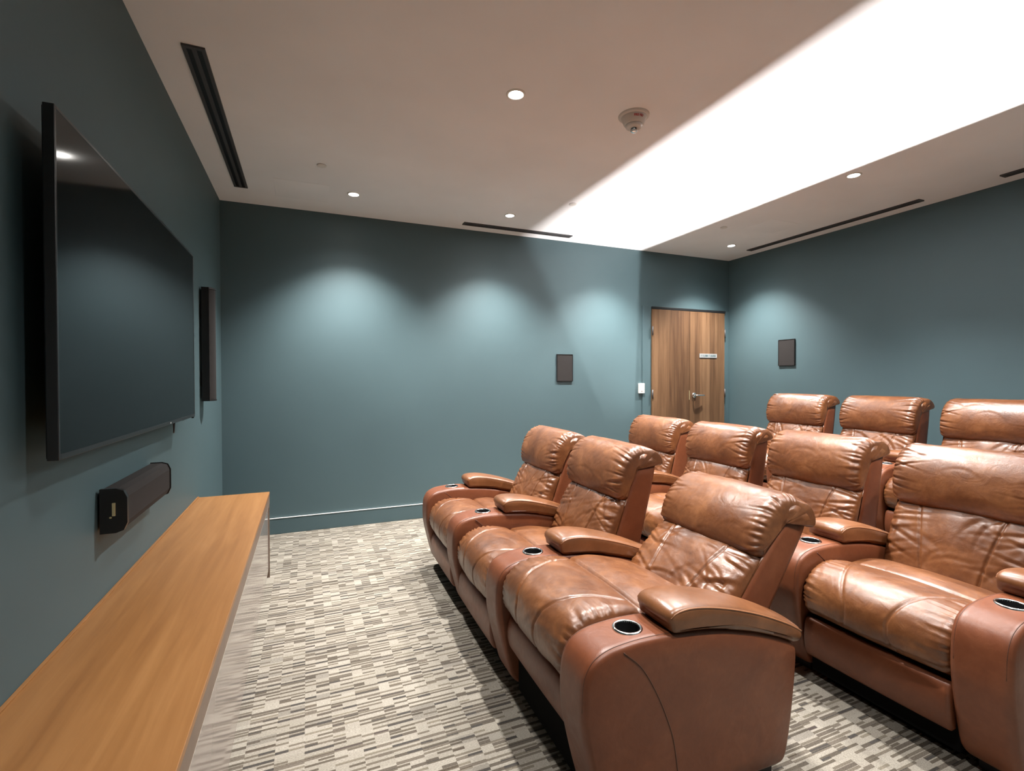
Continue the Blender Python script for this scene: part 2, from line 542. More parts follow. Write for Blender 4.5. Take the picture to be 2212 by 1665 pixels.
# ------------------------------------------------------------------ door
D0, DM, D1, DT = 4.024, 4.626, 5.228, 2.325
door = empty('door_1', (0.5 * (D0 + D1), YF, PLAT_Z))
structure(door, 'double walnut door with lever handle in the far corner')
dx, dz = -0.5 * (D0 + D1), -PLAT_Z
def dpart(name, boxes, mat, bevel=0.0, parent=None):
    me = boxes_me(name, [(a + dx, b + dx, c - YF, d - YF, e + dz, f + dz) for a, b, c, d, e, f in boxes], bevel)
    return link(name, me, mat, parent or door)
leafL = dpart('door_leaf', [(D0 + 0.002, DM - 0.002, YF - 0.030, YF - 0.004, PLAT_Z + 0.008, DT)], DOORWOOD, 0.0015)
leafR = dpart('door_leaf', [(DM + 0.002, D1 - 0.002, YF - 0.030, YF - 0.004, PLAT_Z + 0.008, DT)], DOORWOOD, 0.0015)
fr = 0.012
dpart('door_frame', [(D0 - 0.135, D0 - 0.004, YF - fr, YF, PLAT_Z, DT + 0.034)], TEAL, 0.003)
dpart('door_frame', [(D1 + 0.004, XR - 0.002, YF - fr, YF, PLAT_Z, DT + 0.034)], TEAL, 0.003)
dpart('head_gap', [(D0 - 0.002, D1 + 0.012, YF - 0.034, YF - 0.001, DT + 0.003, DT + 0.032)], BLACK, 0.002)
for lf, hx in ((leafL, D0), (leafR, D1)):
    for hz in (2.05, 1.25, 0.40):
        me = lathe_me('hinge', [(0, -0.055), (0.008, -0.055), (0.008, 0.055), (0, 0.055)], 12)
        link('hinge', me, DIFF, lf, (hx + dx, -0.036, hz + dz))
# lever handle: rose, neck and curved lever
hxp, hzp = 4.693, 1.228
bm_pts = [(0, -0.030, 0), (0, -0.075, 0), (0.012, -0.088, 0), (0.05, -0.090, 0.0), (0.10, -0.086, -0.001), (0.135, -0.078, -0.002)]
lev = tube_me('lever', smooth_open(bm_pts, 20), 0.010, 10)
link('handle_lever', lev, CHROME, leafR, (hxp + dx, 0, hzp + dz))
rose = lathe_me('rose', [(0, 0.030), (0.030, 0.030), (0.034, 0.040), (0.030, 0.047), (0, 0.049)], 28)
rose.transform(Matrix.Rotation(PI / 2, 4, 'X'))
link('handle_rose', rose, CHROME, leafR, (hxp + dx, 0, hzp + dz))
dpart('strike_plate', [(DM - 0.010, DM - 0.0025, YF - 0.032, YF - 0.028, 1.17, 1.29)], BRASSY, 0, leafL)

# door sign
sign = empty('door_sign', (4.935, YF - 0.030, 1.748))
tag(sign, 'small grey nameplate sign with dark lettering on the right door leaf', 'sign')
link('sign_plate', boxes_me('sign_plate', [(-0.150, 0.150, -0.008, 0.0, -0.027, 0.027)], 0.002), SIGNPL, sign)
rs = random.Random(5)
bx = []
xx = -0.128
while xx < 0.124:
    wd = rs.uniform(0.010, 0.016)
    if not (-0.008 < xx < 0.004):
        bx.append((xx, xx + 0.0048, -0.0092, -0.0075, -0.013, 0.013))
        if rs.random() < 0.7:
            zz = rs.choice((0.0095, -0.012, -0.001))
            bx.append((xx, xx + wd * 0.75, -0.0092, -0.0075, zz, zz + 0.0035))
        if rs.random() < 0.6:
            bx.append((xx + wd * 0.62, xx + wd * 0.62 + 0.0035, -0.0092, -0.0075, -0.013, 0.013))
    xx += wd + 0.004
link('sign_lettering', boxes_me('sign_lettering', bx), DARKINK, sign)['kind'] = 'stuff'

# light switch
sw = empty('light_switch', (3.868, YF - 0.022, 1.325))
tag(sw, 'white wall light switch left of the double door', 'light switch')
link('switch_plate', boxes_me('switch_plate', [(-0.040, 0.040, -0.007, 0.022, -0.062, 0.062)], 0.003), WHITE, sw)
link('switch_rocker', boxes_me('switch_rocker', [(-0.017, 0.017, -0.011, -0.005, -0.033, 0.033)], 0.002), WHITE, sw)

# flush wall speakers
def flush_speaker(loc, rotz, wd, ht, label):
    e = empty('flush_wall_speaker', loc, rotz)
    tag(e, label, 'speaker', 'flush wall speakers')
    t = 0.006
    link('speaker_frame', boxes_me('speaker_frame', [(-wd / 2, -wd / 2 + t, -0.016, 0, -ht / 2, ht / 2), (wd / 2 - t, wd / 2, -0.016, 0, -ht / 2, ht / 2),
        (-wd / 2 + t, wd / 2 - t, -0.016, 0, ht / 2 - t, ht / 2), (-wd / 2 + t, wd / 2 - t, -0.016, 0, -ht / 2, -ht / 2 + t)]), SPKBLACK, e)
    link('speaker_grille', boxes_me('speaker_grille', [(-wd / 2 + t, wd / 2 - t, -0.013, -0.001, -ht / 2 + t, ht / 2 - t)], 0.0), GRILLE, e)
flush_speaker((2.783, YF, 1.575), 0, 0.21, 0.315, 'dark rectangular flush speaker on the far wall left of the door')
flush_speaker((XR, 4.200, 1.756), -PI / 2, 0.218, 0.315, 'dark rectangular flush speaker on the back wall right of the door')

# ------------------------------------------------------------------ ceiling: diffusers, downlights, sprinklers, detector, panels
def diffuser(x0, x1, y0, y1, along, label):
    cx_, cy_ = (x0 + x1) / 2, (y0 + y1) / 2
    e = empty('slot_diffuser', (cx_, cy_, H))
    tag(e, label, 'air vent', 'linear slot diffusers in the ceiling')
    L2 = ((y1 - y0) if along == 'y' else (x1 - x0)) / 2
    W2 = ((x1 - x0) if along == 'y' else (y1 - y0)) / 2
    def bxs(lst):
        return [(a, b, c, d, z0, z1) if along == 'y' else (c, d, a, b, z0, z1) for a, b, c, d, z0, z1 in lst]
    fw_ = W2 * 0.34
    link('vent_frame', boxes_me('vent_frame', bxs([(-W2, -W2 + fw_, -L2, L2, -0.010, 0), (W2 - fw_, W2, -L2, L2, -0.010, 0),
        (-W2 + fw_, W2 - fw_, -L2, -L2 + 0.02, -0.010, 0), (-W2 + fw_, W2 - fw_, L2 - 0.02, L2, -0.010, 0)])), DIFF, e)
    link('vent_bar', boxes_me('vent_bar', bxs([(-W2 * 0.2, W2 * 0.2, -L2 + 0.02, L2 - 0.02, -0.009, -0.001)])), DIFF, e)
    link('slot_backing', boxes_me('slot_backing', bxs([(-W2 + fw_, W2 - fw_, -L2 + 0.02, L2 - 0.02, -0.002, 0)])), BLACK, e)
diffuser(-0.546, -0.446, 2.793, 4.668, 'y', 'long dark slot air vent in ceiling along the television wall')
diffuser(1.495, 2.755, 4.845, 4.925, 'x', 'dark slot air vent in ceiling along the far wall')
diffuser(5.075, 5.155, 2.692, 4.568, 'y', 'dark slot air vent in ceiling by the back wall, nearer the door')
diffuser(5.075, 5.155, 0.20, 2.135, 'y', 'dark slot air vent in ceiling by the back wall, cut by right picture edge')

dl_ring = lathe_me('trim_ring', [(0.0405, -0.001), (0.041, -0.005), (0.048, -0.006), (0.055, -0.003), (0.056, 0.0)], 36)
dl_ring.materials.append(WHITE)
dl_lens = lathe_me('lens', [(0.0, -0.0035), (0.041, -0.0035), (0.041, 0.0)], 32)
dl_lens.materials.append(LENS)
def downlight(x, y, label, spot=1.0):
    e = empty('downlight', (x, y, H))
    tag(e, label, 'ceiling light', 'round recessed downlights')
    link('trim_ring', dl_ring, None, e)
    link('lens', dl_lens, None, e)
    # a concentrated core beam and a weak wide spill, as a reflector lamp gives
    for nm, watt, deg in (('downlight_beam', DOWN_W, 107), ('downlight_spill', DOWN_SPILL, 132)):
        ld = bpy.data.lights.new(nm, 'SPOT')
        ld.energy = watt * spot
        ld.color = DOWN_COL
        ld.spot_size = math.radians(deg)
        ld.spot_blend = 1.0
        ld.shadow_soft_size = 0.035
        lo = bpy.data.objects.new(nm, ld)
        COL.objects.link(lo)
        lo.parent = e
        lo.location = (0, 0, -0.022)
for x, lab in ((0.385, 'leftmost small round downlight near the far wall'), (1.850, 'small round downlight above the dark far-wall air vent'),
               (3.290, 'round downlight in the glaring bright ceiling band near the far wall'), (4.740, 'round downlight in ceiling above the double door')):
    downlight(x, 4.490, lab)
for x, lab in ((1.100, 'bright round downlight in mid ceiling, largest in view'), (2.550, 'round downlight lost in the glaring bright ceiling band'),
               (4.005, 'round downlight right of the bright ceiling band above the back row')):
    downlight(x, 2.577, lab)
for x, lab in ((0.385, 'round downlight near the camera over the console end'), (1.850, 'round downlight near the camera over the front row'), (3.290, 'round downlight near the camera over the second row'),
               (4.740, 'round downlight near the camera over the back row')):
    downlight(x, 0.660, lab, 0.3 if x < 1 else 0.5)

sp_me = lathe_me('sprinkler_cap', [(0, -0.009), (0.030, -0.009), (0.034, -0.007), (0.035, -0.003), (0.031, -0.002), (0.031, 0.0)], 30)
sp_me.materials.append(WHITE)
for x, y, lab in ((0.112, 3.977, 'flat round sprinkler cover by the long air vent'), (2.262, 3.977, 'flat round sprinkler cover at the edge of the bright ceiling band'),
                  (4.095, 3.980, 'flat round sprinkler cover near the back wall vent')):
    o = link('sprinkler_cap', sp_me, None, None, (x, y, H))
    tag(o, lab, 'sprinkler', 'concealed sprinkler covers')

det = empty('smoke_detector', (1.856, 2.512, H))
det.scale = (1.2, 1.2, 1.15)
tag(det, 'white smoke detector with red lettering and chrome sensor on ceiling', 'smoke detector')
link('mounting_base', lathe_me('mounting_base', [(0.0, -0.012), (0.070, -0.012), (0.077, -0.006), (0.078, 0.0)], 44), GREYPL, det)
link('housing', lathe_me('housing', [(0.0, -0.050), (0.044, -0.050), (0.050, -0.046), (0.062, -0.018), (0.064, -0.012), (0.064, -0.010)], 44), GREYPL, det)
link('chamber', lathe_me('chamber', [(0.0, -0.066), (0.034, -0.066), (0.040, -0.062), (0.043, -0.050), (0.0, -0.049)], 36), GREYPL, det)
cage = [lathe_me('sensor', [(0, -0.089), (0.011, -0.088), (0.015, -0.085), (0.015, -0.082), (0.006, -0.080), (0.006, -0.066), (0.013, -0.066), (0.013, -0.064)], 20)]
link('sensor', cage[0], CHROME, det)
for k in range(4):
    a = PI / 4 + k * PI / 2
    link('sensor_post', tube_me('sensor_post', [(0.014 * math.cos(a), 0.014 * math.sin(a), -0.064), (0.015 * math.cos(a), 0.015 * math.sin(a), -0.086)], 0.0018, 6), CHROME, det)
# lettering wrapped round the housing
fc = bpy.data.curves.new('lettering', 'FONT')
fc.body = 'FIRE FEU'
fc.size = 0.0135
fc.align_x = 'CENTER'
fc.extrude = 0.0004
fc.offset = 0.0004
fo = bpy.data.objects.new('lettering_src', fc)
COL.objects.link(fo)
dg = bpy.context.evaluated_depsgraph_get()
tm = bpy.data.meshes.new_from_object(fo.evaluated_get(dg))
bpy.data.objects.remove(fo, do_unlink=True)
a0 = math.atan2(-2.512, -1.856) + 0.45
for v in tm.vertices:
    ang = a0 + v.co.x / 0.0595
    z = -0.030 + v.co.y
    rr = 0.050 + (0.062 - 0.050) * ((z + 0.046) / 0.028) + 0.0006 + v.co.z
    v.co = (rr * math.cos(ang), rr * math.sin(ang), z)
link('lettering', tm, RED, det)

for x0, x1, y0, y1, lab in ((-0.24, 0.184, 4.37, 4.79, 'flush square access panel in ceiling by the long air vent'),
                            (4.335, 4.765, 3.59, 3.94, 'flush square access panel in ceiling by the back wall vent')):
    e = empty('access_panel', ((x0 + x1) / 2, (y0 + y1) / 2, H))
    tag(e, lab, 'access panel', 'ceiling access panels')
    a, b_ = (x1 - x0) / 2, (y1 - y0) / 2
    link('panel', boxes_me('panel', [(-a, a, -b_, b_, -0.0022, 0.0)], 0.0008, 1), CEIL, e)

# ------------------------------------------------------------------ linear uplight at the platform edge
LX, LZ = 3.731, PLAT_Z + 0.022
LY0, LY1 = 0.15, 4.30
up_e = empty('linear_uplight', (LX, 0.5 * (LY0 + LY1), PLAT_Z))
tag(up_e, 'slim aluminium linear uplight on the platform edge before the back row', 'light fixture')
hl = 0.5 * (LY1 - LY0)
link('channel', boxes_me('channel', [(-0.055, 0.012, -hl, hl, 0.0, 0.012)]), ALU, up_e)
bmf = bmesh.new()
def slab(bm, pts, y0, y1):
    A = [bm.verts.new((p[0], y0, p[1])) for p in pts]
    B = [bm.verts.new((p[0], y1, p[1])) for p in pts]
    n = len(pts)
    bm.faces.new(A); bm.faces.new(B[::-1])
    for i in range(n):
        bm.faces.new([A[i], B[i], B[(i + 1) % n], A[(i + 1) % n]])
def slab_me(name, pts, y0, y1):
    bm = bmesh.new()
    slab(bm, pts, y0, y1)
    bmesh.ops.recalc_face_normals(bm, faces=bm.faces)
    me = bpy.data.meshes.new(name); bm.to_mesh(me); bm.free()
    return me
k = (3.790 - LX) / (H - LZ)
link('cutoff_fin', slab_me('cutoff_fin', [(0.0035, 0.01), (0.0035 + k * 0.16, 0.17), (0.0075 + k * 0.16, 0.17), (0.010, 0.01)], -hl, hl), BLACK, up_e)
ks = (2.30 - LX) / (H - LZ)
lipz = 0.050
link('shield_lip', slab_me('shield_lip', [(ks * lipz, 0.022 + lipz), (ks * lipz - 0.004, 0.022 + lipz), (ks * lipz - 0.004, 0.008), (ks * lipz, 0.008)], -hl, hl), BLACK, up_e)
al = bpy.data.lights.new('uplight_strip', 'AREA')
al.shape = 'RECTANGLE'
al.size = 0.004
al.size_y = LY1 - LY0 - 0.02
al.energy = STRIP_W
al.spread = math.radians(112)
al.color = STRIP_COL
alo = bpy.data.objects.new('uplight_strip', al)
COL.objects.link(alo)
alo.parent = up_e
alo.location = (0, 0, LZ - PLAT_Z)
alo.rotation_euler = (PI, 0, 0)     # shines up

# ------------------------------------------------------------------ television wall
tv = empty('television', (XL, 2.545, 1.70))
tag(tv, 'large black flat television mounted on the teal wall', 'television')
TX = 0.097
ty0, ty1, tz0, tz1 = -0.865, 0.865, -0.475, 0.475
bz = 0.010
link('screen', boxes_me('screen', [(TX - 0.006, TX - 0.001, ty0 + bz, ty1 - bz, tz0 + bz * 1.6, tz1 - bz)]), SCREEN, tv)
link('bezel', boxes_me('bezel', [(TX - 0.026, TX, ty0, ty0 + bz, tz0, tz1), (TX - 0.026, TX, ty1 - bz, ty1, tz0, tz1),
    (TX - 0.026, TX, ty0 + bz, ty1 - bz, tz1 - bz, tz1), (TX - 0.026, TX, ty0 + bz, ty1 - bz, tz0, tz0 + bz * 1.6)], 0.0015, 1), BEZEL, tv)
link('back_cover', boxes_me('back_cover', [(TX - 0.030, TX - 0.006, ty0 + 0.004, ty1 - 0.004, tz0 + 0.004, tz1 - 0.004), (TX - 0.055, TX - 0.030, ty0 + 0.25, ty1 - 0.25, tz0 + 0.06, tz1 - 0.25)], 0.004, 2), BEZEL, tv)
link('wall_bracket', boxes_me('wall_bracket', [(0.002, 0.02, -0.35, 0.35, -0.22, 0.22), (0.02, 0.045, -0.30, -0.26, -0.25, 0.25), (0.02, 0.045, 0.26, 0.30, -0.25, 0.25)], 0.002, 1), BLACK, tv)
link('cable', tube_me('cable', smooth_open([(0.05, 0.55, tz0 + 0.05), (0.055, 0.56, tz0 - 0.03), (0.05, 0.585, tz0 - 0.065), (0.05, 0.60, tz0 - 0.02), (0.05, 0.62, tz0 + 0.04)], 24), 0.004, 8), BLACK, tv)
link('cable', tube_me('cable', smooth_open([(0.06, 0.70, tz0 + 0.02), (0.06, 0.74, tz0 - 0.012), (0.06, 0.80, tz0 - 0.006), (0.06, 0.84, tz0 + 0.02)], 20), 0.0018, 6), BLACK, tv)
link('sensor_pod', boxes_me('sensor_pod', [(TX - 0.012, TX - 0.002, ty1 - 0.03, ty1 - 0.005, tz0 - 0.008, tz0 + 0.001)], 0.001, 1), BLACK, tv)
link('status_mark', boxes_me('status_mark', [(TX - 0.0005, TX + 0.0006, 0.30, 0.316, tz0 + 0.004, tz0 + 0.010)]), WHITE, tv)

# centre speaker below the television
cs = empty('centre_speaker', (XL, 2.545, 0.96))
tag(cs, 'short black box speaker on the wall under the television', 'speaker')
prof = [(0.012, -0.078), (0.012, 0.078), (0.055, 0.078), (0.078, 0.070), (0.088, 0.045), (0.088, -0.045), (0.078, -0.070), (0.055, -0.078)]
link('speaker_grille', slab_me('speaker_grille', prof, -0.300, 0.315), GRILLE, cs)
prof2 = [(0.010, -0.082), (0.010, 0.082), (0.058, 0.082), (0.082, 0.073), (0.093, 0.047), (0.093, -0.047), (0.082, -0.073), (0.058, -0.082)]
link('end_cap', slab_me('end_cap', prof2, -0.318, -0.300), SPKBLACK, cs)
link('end_cap', slab_me('end_cap', prof2, 0.315, 0.322), SPKBLACK, cs)
link('wall_mount', boxes_me('wall_mount', [(0, 0.013, -0.20, 0.20, -0.04, 0.04)]), BLACK, cs)
link('terminal', boxes_me('terminal', [(0.048, 0.058, -0.324, -0.317, -0.018, 0.030), (0.040, 0.047, -0.324, -0.317, -0.026, -0.020)], 0.001, 1), BRASSY, cs)

# tall side speaker beside the television
ss = empty('side_speaker', (XL, 4.195, 1.70))
tag(ss, 'tall slim black speaker on the wall beside the television', 'speaker')
n = 14
arc = [(0.052 + 0.050 * math.sin(PI * i / n - PI / 2 + PI / 2) * 1.0, -0.062 + 0.124 * i / n) for i in range(n + 1)]
def vert_prism(name, pts, z0, z1):
    bm = bmesh.new()
    A = [bm.verts.new((p[0], p[1], z0)) for p in pts]
    B = [bm.verts.new((p[0], p[1], z1)) for p in pts]
    m_ = len(pts)
    bm.faces.new(A[::-1]); bm.faces.new(B)
    for i in range(m_):
        bm.faces.new([A[i], A[(i + 1) % m_], B[(i + 1) % m_], B[i]])
    bmesh.ops.recalc_face_normals(bm, faces=bm.faces)
    me = bpy.data.meshes.new(name); bm.to_mesh(me); bm.free()
    return me
link('cabinet', vert_prism('cabinet', [(0.012, -0.062), (0.060, -0.062), (0.060, 0.062), (0.012, 0.062)], -0.405, 0.405), SPKBLACK, ss)
link('speaker_grille', vert_prism('speaker_grille', [(0.059, -0.060)] + [(0.060 + 0.032 * math.sin(PI * i / n), -0.060 + 0.120 * i / n) for i in range(1, n)] + [(0.059, 0.060)], -0.400, 0.400), GRILLE, ss)
for z in (-0.412, 0.400):
    link('end_cap', vert_prism('end_cap', [(0.012, -0.064)] + [(0.060 + 0.036 * math.sin(PI * i / n), -0.064 + 0.128 * i / n) for i in range(0, n + 1)] + [(0.012, 0.064)], z, z + 0.012), SPKBLACK, ss)
for z in (-0.30, 0.20):
    link('wall_mount', boxes_me('wall_mount', [(0, 0.013, -0.03, 0.03, z, z + 0.10)]), BLACK, ss)

# ------------------------------------------------------------------ media console
CX0, CX1, CZ = XL, -0.258, 0.623
CY0, CY1 = -0.30, 4.0
con = empty('media_console', (0.5 * (CX0 + CX1), 0.5 * (CY0 + CY1), 0))
tag(con, 'long low console with oak top and glossy taupe front', 'console')
ox, oy = 0.5 * (CX0 + CX1), 0.5 * (CY0 + CY1)
def cpart(name, boxes, mat, bevel=0.0):
    return link(name, boxes_me(name, [(a - ox, b - ox, c - oy, d - oy, e, f) for a, b, c, d, e, f in boxes], bevel), mat, con)
cpart('top_board', [(CX0 + 0.002, CX1, CY0, CY1, CZ - 0.020, CZ)], WOODTOP, 0.0015)
cpart('top_edge', [(CX0 + 0.002, CX1 - 0.001, CY0, CY1, CZ - 0.086, CZ - 0.020)], WOODEDGE, 0.001)
cpart('back_upstand', [(CX0 + 0.001, CX0 + 0.012, CY0, CY1, CZ, CZ + 0.006)], WOODTOP, 0.001)
cpart('trim_strip', [(CX0 + 0.03, CX1 - 0.004, CY0 + 0.005, CY1 - 0.05, CZ - 0.100, CZ - 0.087)], TRIMSHEEN, 0.001)
cpart('front_panel', [(CX1 - 0.026, CX1 - 0.008, CY0 + 0.005, CY1 - 0.022, 0.070, CZ - 0.101)], FRONTGLOSS, 0.001)
cpart('end_panel', [(CX0 + 0.005, CX1 - 0.002, CY1 - 0.020, CY1 - 0.002, 0.0, CZ - 0.087)], WOODEDGE, 0.001)
cpart('plinth', [(CX0 + 0.02, CX1 - 0.06, CY0 + 0.02, CY1 - 0.05, 0.0, 0.070)], BLACK, 0.0)

# ================================================================== recliners
ARM_W = 0.180
PITCHY = 0.778
SEAT_HW = (PITCHY - ARM_W) / 2 - 0.002
# ---- arm profile (u, z)
ARM_SEC = [(0.115, 0.048), (0.075, 0.085), (0.052, 0.15), (0.024, 0.26), (0.004, 0.36), (0.000, 0.43), (0.004, 0.505), (0.018, 0.550), (0.045, 0.582), (0.100, 0.605),
           (0.187, 0.615), (0.26, 0.616), (0.33, 0.613), (0.446, 0.603), (0.557, 0.584), (0.66, 0.558), (0.75, 0.530), (0.83, 0.499), (0.878, 0.474), (0.891, 0.450), (0.891, 0.39),
           (0.876, 0.25), (0.860, 0.15), (0.845, 0.085), (0.826, 0.053), (0.79, 0.045), (0.70, 0.045), (0.55, 0.045), (0.40, 0.045), (0.20, 0.045)]
CUP_U = 0.215
def build_arm():
    me = sweep('armrest', ARM_SEC, ARM_W / 2, r=0.030, inset=0.020, ns=170, ny=30, capn=5, puff=0.0)
    ob = bpy.data.objects.new('arm_tmp', me); COL.objects.link(ob)
    bm = bmesh.new()
    bmesh.ops.create_cone(bm, cap_ends=True, segments=40, radius1=0.0405, radius2=0.0405, depth=0.16,
                          matrix=Matrix.Translation((CUP_U, 0, 0.60)))
    cm = bpy.data.meshes.new('cut'); bm.to_mesh(cm); bm.free()
    co = bpy.data.objects.new('cut_tmp', cm); COL.objects.link(co)
    md = ob.modifiers.new('b', 'BOOLEAN'); md.operation = 'DIFFERENCE'; md.object = co; md.solver = 'EXACT'
    d = bpy.context.evaluated_depsgraph_get()
    res = bpy.data.meshes.new_from_object(ob.evaluated_get(d))
    bpy.data.objects.remove(ob, do_unlink=True); bpy.data.objects.remove(co, do_unlink=True)
    res.name = 'armrest'
    return res
ARM_ME = build_arm(); ARM_ME.materials.clear(); ARM_ME.materials.append(LEA_ARM)

PAD_SEC = [(0.335, 0.614), (0.322, 0.640), (0.318, 0.668), (0.340, 0.686), (0.40, 0.690), (0.48, 0.680), (0.58, 0.656), (0.68, 0.625), (0.77, 0.590), (0.85, 0.554),
           (0.898, 0.527), (0.912, 0.503), (0.900, 0.483), (0.872, 0.484), (0.80, 0.514), (0.70, 0.549), (0.60, 0.576), (0.50, 0.597), (0.42, 0.607)]
def pad_disp(S, Y, U, Z):
    t = np.abs(Y) / 0.095
    return 0.012 * (1 - t ** 2) * (Z > 0.645 - 0.42 * np.clip(U - 0.42, 0, 1))
PAD_ME = sweep('arm_pad', PAD_SEC, 0.095, r=0.018, inset=0.014, ns=110, ny=30, disp=pad_disp, capn=3)
PAD_ME.materials.append(LEA_PAD)
# welt round the pad's top edge, both long sides and the front
top = smooth_open([(0.906, 0.519), (0.850, 0.551), (0.77, 0.587), (0.68, 0.622), (0.58, 0.653), (0.48, 0.677), (0.40, 0.687), (0.343, 0.682), (0.323, 0.668)], 40)
loop = [(p[0], 0.0905, p[1] - 0.0025) for p in top]
loop += [(0.318, 0.05, 0.662), (0.317, 0.0, 0.660), (0.318, -0.05, 0.662)]
loop += [(p[0], -0.0905, p[1] - 0.0025) for p in top[::-1]]
WELT_ME = tube_me('pad_welt', loop, 0.0034, 6)
WELT_ME.materials.append(WELT)
# seam lines on the arm
arm_front = smooth_open([(0.000, 0.43), (0.004, 0.505), (0.018, 0.550), (0.045, 0.582), (0.100, 0.605), (0.187, 0.615), (0.26, 0.616), (0.33, 0.613)], 40)
sV = []
def seam_on_arm(side):
    return tube_me('arm_seam', [(p[0] + 0.003 * max(0.0, 1 - p[0] / 0.06), side * (ARM_W / 2 - 0.017), p[1] - 0.0026) for p in arm_front], 0.0017, 6)
def side_seam(side):
    c = smooth_open([(0.140, 0.592), (0.206, 0.532), (0.260, 0.445), (0.301, 0.355), (0.330, 0.270), (0.350, 0.150)], 40)
    out = []
    for p in c:
        # cap puff of the arm side: small, so the seam sits right at the side face
        out.append((p[0], side * (ARM_W / 2 - 0.0004), p[1]))
    return tube_me('side_seam', out, 0.0022, 6)
SEAM_A = [seam_on_arm(-1), seam_on_arm(1)]
SEAM_B = [side_seam(-1), side_seam(1)]
for m_ in SEAM_A + SEAM_B:
    m_.materials.append(SEAM)
RIM_ME = lathe_me('cup_holder_rim', [(0.0400, -0.004), (0.0400, 0.002), (0.0425, 0.0045), (0.0470, 0.0045), (0.0500, 0.002), (0.0505, -0.002)], 44)
RIM_ME.materials.append(CHROME)
WELL_ME = lathe_me('cup_holder_well', [(0.0400, 0.001), (0.0398, -0.072), (0.036, -0.076), (0.0, -0.076)], 36)
WELL_ME.materials.append(BLACK)
FOOT_ME = boxes_me('foot', [(0.14, 0.80, -ARM_W / 2 + 0.03, ARM_W / 2 - 0.03, 0.0, 0.046)], 0.004)
FOOT_ME.materials.append(BLACK)

# ---- cushions with gathers
def pleats(seed, hw, s_lo, s_hi, n, wid=(0.006, 0.012), ln=(0.05, 0.13), amp=(0.004, 0.010), slope=0.35, fade=0.014):
    rs = np.random.RandomState(seed)
    L = []
    for side in (-1, 1):
        pos = np.linspace(s_lo, s_hi, n) + rs.uniform(-0.4, 0.4, n) * (s_hi - s_lo) / n
        for s in pos:
            L.append((side, s, rs.uniform(*wid), rs.uniform(*ln), rs.uniform(*amp), rs.uniform(-slope, slope)))
    def f(S, Y):
        D = np.zeros_like(S)
        for side, s, w_, l_, a_, k_ in L:
            d = np.clip(hw - side * Y, 0, 2 * hw)
            c = s + k_ * d
            D -= a_ * np.exp(-((S - c) / w_) ** 2) * np.exp(-(d / l_) ** 1.5)
            D += 0.45 * a_ * np.exp(-((S - c - 1.7 * w_) / (1.2 * w_)) ** 2) * np.exp(-(d / l_) ** 1.5)
        return D * (0.12 + 0.88 * np.clip((hw - np.abs(Y)) / fade, 0, 1) ** 0.8)
    return f

def creases(seed, hw, s_lo, s_hi, n, amp=0.003, wid=(0.008, 0.016), ln=(0.05, 0.14), ang=1.0):
    rs = np.random.RandomState(seed)
    L = [(rs.uniform(s_lo, s_hi), rs.uniform(-hw, hw), rs.uniform(-ang, ang), rs.uniform(*wid), rs.uniform(*ln), amp * rs.uniform(0.4, 1.2)) for _ in range(n)]
    def f(S, Y):
        D = np.zeros_like(S)
        for s, y, a, w_, l_, am in L:
            ds, dy = S - s, Y - y
            al_ = ds * math.sin(a) + dy * math.cos(a)
            pe = ds * math.cos(a) - dy * math.sin(a) + 0.35 * al_ * al_ / l_
            D -= am * np.exp(-(pe / w_) ** 2) * np.exp(-(al_ / l_) ** 2)
            D += 0.5 * am * np.exp(-((pe - 1.8 * w_) / (1.3 * w_)) ** 2) * np.exp(-(al_ / l_) ** 2)
        return D
    return f

def back_xf(theta, piv=(0.66, 0.42)):
    s, c = math.sin(theta), math.cos(theta)
    return lambda v, w_: (piv[0] + v * s - w_ * c, piv[1] + v * c + w_ * s)

HEAD_VW = [(0.402, -0.030), (0.384, 0.000), (0.394, 0.038), (0.436, 0.066), (0.495, 0.081), (0.56, 0.081), (0.617, 0.067), (0.663, 0.038), (0.693, -0.002), (0.706, -0.045),
           (0.704, -0.090), (0.690, -0.130), (0.664, -0.158), (0.636, -0.160), (0.630, -0.140), (0.645, -0.105), (0.650, -0.070), (0.638, -0.040), (0.600, -0.030), (0.53, -0.030), (0.46, -0.030)]
BACK_VW = [(-0.045, -0.06), (-0.052, -0.02), (-0.034, 0.020), (0.03, 0.048), (0.11, 0.056), (0.20, 0.053), (0.29, 0.044), (0.365, 0.026), (0.408, -0.004),
           (0.420, -0.035), (0.40, -0.050), (0.25, -0.055), (0.10, -0.060)]
SHELL_VW = [(0.648, -0.050), (0.654, -0.085), (0.648, -0.118), (0.60, -0.138), (0.40, -0.162), (0.15, -0.185), (-0.10, -0.200), (-0.24, -0.200), (-0.265, -0.180), (-0.24, -0.13),
            (-0.05, -0.040), (0.06, -0.014), (0.15, -0.010), (0.40, -0.010), (0.58, -0.016), (0.625, -0.028)]

